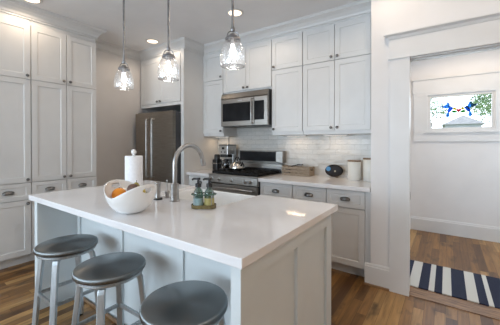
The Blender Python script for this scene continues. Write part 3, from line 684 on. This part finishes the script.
# ------------------------------------------------------------------ stools
SH, SR = .642, .190
st = thing('counter_stool', 'x', 'stool')
obj('seat', MB().lathe([(0,SH-.001),(.178,SH-.001),(.184,SH-.003),(.188,SH-.008),(SR,SH-.014),(SR,SH-.028),(.186,SH-.033),(.17,SH-.035),(0,SH-.036)], 56), M['seat'], st, True, 50)
obj('apron_ring', MB().lathe([(.135,SH-.058),(.170,SH-.058),(.176,SH-.053),(.176,SH-.043),(.170,SH-.036),(.135,SH-.036),(.135,SH-.058)], 48), M['alu'], st, True, 40)
for k in range(4):
    a = PI/4+k*PI/2; c_, s_ = math.cos(a), math.sin(a)
    prof = [(.10,SH-.064),(.125,SH-.064),(.142,SH-.067),(.154,SH-.076),(.161,SH-.092),(.164,SH-.115),(.190,.30),(.213,.012)]
    leg = obj('leg', MB().tube([(r_*c_, r_*s_, z_) for r_, z_ in prof], 0, square=True, rad=[(.0175,.0135)]*len(prof)), M['alu'], st)
    bv = leg.modifiers.new('bevel', 'BEVEL'); bv.width = .004; bv.segments = 2; bv.limit_method = 'ANGLE'
    obj('foot_pad', MB().cyl(.014, 0, .012, (.214*c_, .214*s_, 0), 12), M['rubber'], leg)
for k in range(4):
    a = PI/4+k*PI/2; b_ = a+PI/2; r_ = .188
    obj('footrest', MB().tube([(r_*math.cos(a), r_*math.sin(a), .30), (r_*math.cos(b_), r_*math.sin(b_), .30)], 0, square=True, rad=[(.007,.011)]*2), M['alu'], st)
obj('seat_brace', MB().box(-.11,.11,-.012,.012,SH-.056,SH-.037).box(-.012,.012,-.11,-.012,SH-.056,SH-.037).box(-.012,.012,.012,.11,SH-.056,SH-.037), M['alu'], st)
labs = ['brushed aluminium counter stool farthest from the camera, nearest the pantry cabinets', 'brushed aluminium counter stool in the middle of the row of three', 'brushed aluminium counter stool nearest the camera, cut by the bottom edge']
for i, (x, y, rz) in enumerate(((-2.177,.860,0), (-1.585,.850,.02), (-.950,.845,-.1))):
    o = st if i == 0 else copy_tree(st)
    o.location = (x, y, 0); o.rotation_euler.z = rz; tag(o, labs[i], 'stool', 'backless metal counter stools along the island')

# ------------------------------------------------------------------ pendants
pd = thing('pendant_light', 'x', 'pendant light')
Z0 = 1.832    # bottom of the glass
obj('canopy', MB().lathe([(0,CH-.028),(.02,CH-.028),(.058,CH-.016),(.062,CH-.004),(.062,CH),(0,CH)], 32), M['rod'], pd, True, 50)
obj('rod', MB().cyl(.0085, Z0+.248, CH-.026, n=12), M['rod'], pd, True)
obj('swivel', MB().lathe([(0,Z0+.220),(.010,Z0+.220),(.014,Z0+.227),(.014,Z0+.240),(.010,Z0+.250),(0,Z0+.252)], 16), M['rod'], pd, True, 50)
yk = MB().tube([(-.040,0,Z0+.178),(-.037,0,Z0+.198),(-.030,0,Z0+.214),(-.017,0,Z0+.223),(0,0,Z0+.226),(.017,0,Z0+.223),(.030,0,Z0+.214),(.037,0,Z0+.198),(.040,0,Z0+.178)], .0035, 8)
obj('yoke', yk, M['rod'], pd, True)
obj('cap', MB().lathe([(0,Z0+.205),(.016,Z0+.205),(.020,Z0+.201),(.020,Z0+.190),(.045,Z0+.184),(.050,Z0+.176),(.050,Z0+.166),(.044,Z0+.166),(.040,Z0+.174),(0,Z0+.174)], 32), M['rod'], pd, True, 50)
obj('socket', MB().cyl(.017, Z0+.140, Z0+.176, n=20), M['chrome'], pd, True)
gp = [(.040,.170),(.048,.160),(.060,.140),(.070,.112),(.078,.080),(.082,.052),(.082,.030),(.080,.012),(.077,0)]
g = MB(); gr_ = [[g.bm.verts.new((r_*math.cos(2*PI*i/40), r_*math.sin(2*PI*i/40), Z0+z_)) for i in range(40)] for r_, z_ in gp]
for A, B in zip(gr_, gr_[1:]):
    for i in range(40): g.bm.faces.new((A[i],A[(i+1)%40],B[(i+1)%40],B[i]))
gs = obj('glass_shade', g, M['seeded'], pd, True, 80)
obj('shade_rim', MB().lathe([(.0755,Z0-.002),(.0785,Z0-.002),(.0785,Z0+.002),(.0755,Z0+.002),(.0755,Z0-.002)], 40), M['seeded'], gs, True)
bl = obj('bulb', MB().lathe([(0,Z0+.140),(.010,Z0+.138),(.013,Z0+.120),(.020,Z0+.098),(.022,Z0+.080),(.018,Z0+.062),(.008,Z0+.052),(0,Z0+.050)], 20), M['bulb'], pd, True)
PENL = ['clear seeded glass pendant light nearest the pantry cabinets, hanging lowest in the picture', 'clear seeded glass pendant light in the middle of the row above the island', 'clear seeded glass pendant light nearest the camera, in front of the microwave cabinets']
for i, (x, y) in enumerate(((-2.375,1.40), (-1.757,1.40), (-1.122,1.40))):
    o = pd if i == 0 else copy_tree(pd); o.location = (x, y, 0); o.rotation_euler.z = .6
    tag(o, PENL[i], 'pendant light', 'pendant lights over the island')
    l = bpy.data.lights.new('pendant_glow', 'POINT'); l.energy = 1.8; l.color = (1,.95,.90); l.shadow_soft_size = .03
    lo = bpy.data.objects.new('pendant_glow', l); C.objects.link(lo); lo.location = (x, y, Z0+.02)

# recessed downlights
rc = thing('recessed_light', 'x', 'ceiling light')
obj('trim_ring', MB().lathe([(.072,CH-.001),(.098,CH-.001),(.098,CH-.004),(.092,CH-.007),(.074,CH-.009),(.072,CH-.001)], 40), M['trim'], rc, True, 50)
obj('lens', MB().cyl(.073, CH-.006, CH-.002, n=36), M['can'], rc)
RCL = [((-3.52,1.06), 'round recessed ceiling light above the left pantry cabinets, at the top edge'), ((-3.526,2.523), 'round recessed ceiling light in front of the refrigerator housing'), ((-1.984,2.515), 'round recessed ceiling light in front of the microwave cabinets'),
       ((-.44,2.35), 'round recessed ceiling light outside the picture near the doorway wall'), ((.35,1.9), 'round recessed ceiling light outside the picture before the doorway'), ((.3,4.0), 'round recessed ceiling light inside the hall beyond the doorway'),
       ((1.6,.2), 'added unseen ceiling light over the living area, warming the island end')]  # living area light is unseen, added to warm the island's end panel
for i, ((x, y), lab) in enumerate(RCL):
    o = rc if i == 0 else copy_tree(rc); o.location = (x, y, 0); tag(o, lab, 'ceiling light', 'round recessed ceiling lights')
    l = bpy.data.lights.new('downlight', 'SPOT'); l.energy = (10,10,12,11,13,42,70)[i]; l.color = WARM; l.spot_size = math.radians(168); l.spot_blend = .35; l.shadow_soft_size = .06
    lo = bpy.data.objects.new('downlight', l); C.objects.link(lo); lo.location = (x, y, CH-.03)

# under-cabinet light bars
for x, lab in ((-1.62, 'under-cabinet light bar nearest the range, above the wooden basket'), (-1.10, 'under-cabinet light bar above the oval plate'), (-2.90, 'under-cabinet light bar above the coffee maker')):
    ub = thing('under_cabinet_light', lab, 'light', (x, 3.35, 1.44), 'warm light bars under the upper cabinets')
    obj('housing', MB().box(x-.15, x+.15, 3.33, 3.37, 1.428, 1.44, .002), M['trim'], ub)
    obj('diffuser', MB().box(x-.13, x+.13, 3.338, 3.362, 1.4255, 1.4282), M['led'], ub)
    area('under_cabinet_glow', (x, 3.35, 1.4245), (0,0,0), .26, .010, .5, (1.0,.74,.48))

# ------------------------------------------------------------------ on the range wall's worktops
# coffee maker
a0, a1, b0, b1, z = -2.845, -2.680, 3.215, 3.435, .914
cm = thing('coffee_maker', 'tall steel and black drip coffee maker left of the range', 'coffee maker', (-2.76, 3.26, z))
obj('base', MB().box(a0, a1, b0, b1, z, z+.035, .005), M['black'], cm)
obj('tower', MB().box(a0, a1, b0+.13, b1, z+.035, z+.25, .004), M['maker'], cm)
hdm = obj('brew_head', MB().box(a0, a1, b0, b1, z+.25, z+.385, .006), M['maker'], cm)
obj('lid', MB().box(a0-.003, a1+.003, b0-.003, b1, z+.385, z+.397, .003), M['black'], cm)
obj('display', MB().box(a0+.055, a0+.105, b0-.004, b0+.001, z+.325, z+.36, .001), M['glassblk'], hdm)
for k in (.045, .115): obj('button', MB().lathe([(0,0),(.010,0),(.009,.006),(0,.007)], 14, (a0+k, b0, z+.285), 'y'), M['black'], hdm, True)
obj('filter_basket', MB().box(a0+.01, a1-.01, b0+.01, b0+.13, z+.205, z+.25, .006), M['black'], cm)
obj('hot_plate', MB().cyl(.055, z+.035, z+.040, ((a0+a1)/2, b0+.068, 0), 24), M['iron'], cm)
cf = thing('coffee_carafe', 'dark glass carafe standing in the coffee maker', 'carafe', ((a0+a1)/2, b0+.068, z+.04))
cx_, cy_ = (a0+a1)/2, b0+.068
obj('glass_jug', MB().lathe([(0,.041),(.046,.041),(.056,.06),(.058,.09),(.050,.130),(.038,.150),(.036,.156),(0,.156)], 28, (cx_,cy_,z)), M['carafe'], cf, True)
obj('coffee', MB().lathe([(0,.044),(.044,.044),(.053,.062),(.054,.085),(0,.086)], 24, (cx_,cy_,z)), M['black'], cf, True)
obj('collar', MB().lathe([(0,.150),(.040,.150),(.041,.168),(.03,.176),(0,.178)], 24, (cx_,cy_,z)), M['black'], cf, True)
obj('handle', MB().tube([(cx_-.02,cy_-.034,z+.16),(cx_-.035,cy_-.058,z+.15),(cx_-.038,cy_-.064,z+.11),(cx_-.03,cy_-.052,z+.07)], .007, 10), M['black'], cf, True)
# small grinder beside it
gr = thing('coffee_grinder', 'small dark coffee grinder left of the coffee maker', 'coffee grinder', (-2.935, 3.27, z))
obj('body', MB().box(-2.985, -2.885, 3.21, 3.33, z, z+.17, .012), M['black'], gr)
obj('steel_band', MB().box(-2.987, -2.883, 3.208, 3.332, z+.10, z+.115, .002), M['steel'], gr)
obj('hopper_lid', MB().lathe([(0,.17),(.046,.17),(.044,.235),(.036,.245),(0,.247)], 24, (-2.935,3.27,z)), M['black'], gr, True)
# power cord
solo('power_cord', MB().tube([(-2.87,3.478,1.435),(-2.87,3.478,1.36),(-2.868,3.475,1.30),(-2.865,3.47,1.22),(-2.865,3.47,.93)], .0035, 8), M['black'], 'thin black power cord hanging behind the coffee maker', 'power cord', smooth=True)
# kettle on the back left burner
kx, ky, kz = -2.42, 3.12, .9595
kt = thing('kettle', 'polished steel kettle on the left of the cooktop', 'kettle', (kx, ky, kz))
obj('body', MB().lathe([(0,0),(.100,0),(.110,.006),(.114,.025),(.109,.055),(.088,.090),(.057,.109),(.040,.112),(0,.113)], 36, (kx,ky,kz)), M['kettle'], kt, True, 50)
ldk = obj('lid', MB().lathe([(0,.112),(.038,.112),(.036,.119),(.02,.124),(0,.126)], 24, (kx,ky,kz)), M['kettle'], kt, True)
obj('lid_knob', MB().lathe([(0,.124),(.006,.124),(.006,.132),(.012,.138),(.010,.148),(0,.150)], 16, (kx,ky,kz)), M['black'], ldk, True)
obj('spout', MB().tube([(kx+.075,ky-.03,kz+.05),(kx+.11,ky-.045,kz+.085),(kx+.130,ky-.053,kz+.115)], 0, 12, rad=[.020,.014,.010]), M['kettle'], kt, True)
obj('handle', MB().tube([(kx-.07*math.cos(a)*1.05, ky+.028*math.cos(a), kz+.085+.092*math.sin(a)) for a in [PI*i/12 for i in range(13)]], .008, 10), M['black'], kt, True)

# slatted wooden basket tray
bk = thing('wooden_basket', 'low weathered wooden basket tray just right of the range', 'basket', (-1.60, 3.36, .914))
bX0, bX1, bY0, bY1 = -1.79, -1.40, 3.27, 3.44
obj('bottom', MB().box(bX0+.01, bX1-.01, bY0+.01, bY1-.01, .914, .924), M['basketwood'], bk)
for (x0_, x1_, y0_, y1_) in ((bX0,bX1,bY0,bY0+.010),(bX0,bX1,bY1-.010,bY1)):
    s_ = MB()
    for k in range(3): s_.box(x0_, x1_, y0_, y1_, .916+k*.040, .948+k*.040, .002)
    for x in (x0_+.015, (x0_+x1_)/2, x1_-.015): s_.box(x-.010, x+.010, (y0_+.010 if y0_ == bY0 else y0_-.006), (y0_+.016 if y0_ == bY0 else y0_), .924, 1.028)
    obj('slatted_side', s_, M['basketwood'], bk)
for (x0_, x1_) in ((bX0,bX0+.012),(bX1-.012,bX1)):
    e_ = MB().box(x0_, x1_, bY0+.010, bY1-.010, .916, .975, .002).box(x0_, x1_, bY0+.010, bY1-.010, 1.012, 1.034, .002).box(x0_, x1_, bY0+.010, bY0+.045, .975, 1.012).box(x0_, x1_, bY1-.045, bY1-.010, .975, 1.012)
    obj('end_board', e_, M['basketwood'], bk)
solo('spatula', MB().tube([(-1.72,3.33,1.0),(-1.66,3.34,1.035),(-1.58,3.35,1.052)], .007, 8).box(-1.60,-1.53,3.33,3.38,1.045,1.060,.004).box(-1.76,-1.70,3.31,3.35,.93,1.02,.004), M['black'], 'black utensils sticking out of the wooden basket', 'utensil')
# oval plate standing on an easel
pl = thing('oval_plate', 'dark oval plate with a blue patch standing on the worktop', 'plate', (-1.13, 3.385, .914))
p = MB(); rows = []
for (k, d0) in ((0,.0),(.6,.001),(.85,-.004),(1.0,-.012),(1.0,-.007),(.84,.004),(.6,.007),(0,.007)):
    rows.append((k,d0))
rg_ = []
for k, d0 in rows:
    if k == 0: rg_.append([p.bm.verts.new((0, d0, .078))])
    else: rg_.append([p.bm.verts.new((.112*k*math.cos(2*PI*i/40), d0, .080+.075*k*math.sin(2*PI*i/40))) for i in range(40)])
for A, B in zip(rg_, rg_[1:]):
    for i in range(40):
        j = (i+1)%40
        if len(A) == 1: p.bm.faces.new((A[0], B[i], B[j]))
        elif len(B) == 1: p.bm.faces.new((A[i], A[j], B[0]))
        else: p.bm.faces.new((A[i], A[j], B[j], B[i]))
ORG[pl.name] = Vector()
dish = obj('dish', p, M['plate'], pl, True, 60); dish.rotation_euler.x = math.radians(-12); dish.location.z = .004
obj('easel', MB().tube([(-.04,-.03,.004),(-.04,.012,.004),(-.04,.05,.004)], .003, 6).tube([(.04,-.03,.004),(.04,.012,.004),(.04,.05,.004)], .003, 6).tube([(-.04,.02,.004),(-.03,.034,.075)], .003, 6).tube([(.04,.02,.004),(.03,.034,.075)], .003, 6).tube([(-.04,.05,.004),(.04,.05,.004)], .003, 6), M['lid'], pl)
# canisters
def canister(x, y, r, h, lab):
    c = thing('canister', lab, 'canister', (x, y, .914), 'cream canisters with wooden lids')
    obj('jar', MB().lathe([(0,0),(r-.004,0),(r,.004),(r,h-.004),(r-.004,h),(0,h)], 36, (x,y,.914)), M['cream'], c, True, 50)
    obj('lid', MB().lathe([(0,h),(r+.001,h),(r+.002,h+.004),(r+.002,h+.012),(r-.002,h+.014),(0,h+.014)], 36, (x,y,.914)), M['lid'], c, True, 50)
canister(-.865, 3.30, .072, .212, 'shorter cream canister with wooden lid, fully visible beside the oval plate')
canister(-.70, 3.33, .075, .240, 'taller cream canister with wooden lid, half hidden by the doorway wall')

# ------------------------------------------------------------------ rug
ru = solo('rug', MB().box(-.36, .88, 2.99, 3.645, 0, .009, .003), M['rug'], 'navy and white striped rug on the hall floor beyond the doorway', 'rug', loc=(-.36, 2.99, 0))

# ------------------------------------------------------------------ stained glass birds on the hall window
cxg, czg, yg = .140, 1.812, YH+.025
sg = thing('stained_glass_ornament', 'blue stained glass birds facing a red heart, hung in the hall window', 'window ornament', (cxg, yg, czg))
U = .0108/6.63*1.12
def pc(name, pts, m, par=None, flip=1, th=.003):
    return obj(name, MB().prism([(cxg+flip*(x-230)*U, czg-(z_-178)*U) for x, z_ in pts], yg-th/2, yg+th/2), m, par or sg)
for fl in (1, -1):
    bd = pc('bird', [(196,160),(186,150),(176,148),(166,158),(158,172),(156,192),(166,196),(178,188),(188,174)], M['sg_blue'], flip=fl)
    pc('wing', [(176,150),(170,130),(160,112),(152,118),(148,132),(132,138),(118,134),(112,140),(128,154),(148,162),(164,160)], M['sg_lblue'], bd, fl, .004)
    pc('tail', [(158,190),(150,205),(146,222),(154,232),(166,230),(172,220),(168,204),(166,196)], M['sg_lblue'], bd, fl)
    obj('beak', MB().tube([(cxg+fl*(195-230)*U, yg, czg-(160-178)*U), (cxg+fl*(214-230)*U, yg, czg-(172-178)*U)], .0018, 6), M['lead'], bd)
    pc('flower', [(196,160),(204,154),(214,162),(218,172),(210,178),(198,174),(192,168)], M['sg_yel'], flip=fl)
    pc('leaf', [(184,186),(196,178),(214,182),(222,192),(210,200),(192,198)], M['sg_grn'], flip=fl)
pc('heart', [(230,198),(215,181),(216,170),(225,167),(230,173),(235,167),(244,170),(245,181)], M['sg_red'])
obj('hanging_line', MB().tube([(cxg-.05, yg, czg+.02), (cxg, yg, WZ1-.035)], .0010, 5).tube([(cxg+.05, yg, czg+.02), (cxg, yg, WZ1-.035)], .0010, 5), M['lead'], sg)

# ------------------------------------------------------------------ outside the hall window
struct('ground', MB().box(-30, 40, 5.2, 60, -.45, -.35), M['lawn'])
hs = thing('neighbour_house', 'grey sided house seen through the hall window', 'house', (.9, 26, -.35))
obj('wall', MB().box(-.1, 1.9, 24, 29, -.35, 2.6), M['siding'], hs)
obj('roof', MB().prism([(-.3,2.6),(2.1,2.6),(.9,3.2)], 23.7, 29.3), M['roof'], hs)
for x in (.2, 1.1): 
    wf = obj('window', MB().box(x, x+.7, 23.95, 24, .7, 1.6), M['trim'], hs); obj('pane', MB().box(x+.1, x+.6, 23.93, 23.95, .8, 1.5), M['glassblk'], wf)
def tree(x, y, h, r, lab, n=130, seed=1, ls=.16):
    rd = random.Random(seed); t = thing('tree', lab, 'tree', (x, y, -.35), 'trees outside the hall window')
    tb = MB().tube([(x,y,-.35),(x+.06,y,h*.4),(x,y+.05,h*.85)], 0, 10, rad=[.14,.10,.05])
    for k in range(6):
        a = rd.uniform(0,2*PI); z_ = h*rd.uniform(.35,.7); tb.tube([(x,y,z_),(x+r*.7*math.cos(a),y+r*.7*math.sin(a),z_+r*.6)], 0, 6, rad=[.04,.012])
    obj('trunk', tb, M['bark'], t)
    f_ = MB()
    for k in range(n):
        v = Vector((rd.gauss(0,1), rd.gauss(0,1), rd.gauss(0,1))).normalized()*r*rd.uniform(.35,1)
        c = Vector((x,y,h)) + Vector((v.x, v.y, v.z*.75))
        for q in range(9):
            d = Vector((rd.uniform(-1,1), rd.uniform(-1,1), rd.uniform(-1,1)))*ls*1.6; u = Vector((rd.uniform(-1,1), rd.uniform(-1,1), rd.uniform(-1,1))).normalized()*ls*.5; w2 = u.cross(Vector((rd.uniform(-1,1), rd.uniform(-1,1), rd.uniform(-1,1)))).normalized()*ls*.25
            f_.bm.faces.new([f_.bm.verts.new(c+d+s1*u+s2*w2) for s1, s2 in ((-1,0),(0,-1),(1,0),(0,1))])
    fo = obj('foliage', f_, M['leaf'], t)
tree(1.02, 9.5, 2.35, .62, 'leafy tree at the right of the hall window view', 300, 3, .06)
tree(-.45, 10.2, 2.4, .6, 'thin leafy tree at the left of the hall window view', 150, 5, .06)
def shrub(x, y, r, lab, seed):
    rd = random.Random(seed); f_ = MB()
    for k in range(200):
        v = Vector((rd.gauss(0,1), rd.gauss(0,1), abs(rd.gauss(0,1)))).normalized()*r*rd.uniform(.5,1); c = Vector((x,y,-.35))+v
        for q in range(4):
            u = Vector((rd.uniform(-1,1), rd.uniform(-1,1), rd.uniform(-1,1))).normalized()*.09; w2 = u.cross(Vector((rd.uniform(-1,1), rd.uniform(-1,1), rd.uniform(-1,1)))).normalized()*.04
            f_.bm.faces.new([f_.bm.verts.new(c+s1*u+s2*w2) for s1, s2 in ((-1,0),(0,-1),(1,0),(0,1))])
    solo('shrub', f_, M['leaf'], lab, 'shrub', 'shrubs outside the hall window', loc=(x,y,-.35))
shrub(-1.5, 13.9, 2.35, 'low green shrub at the lower left of the hall window view', 8)
shrub(2.9, 14.2, 2.3, 'low green shrub at the lower right of the hall window view', 9)
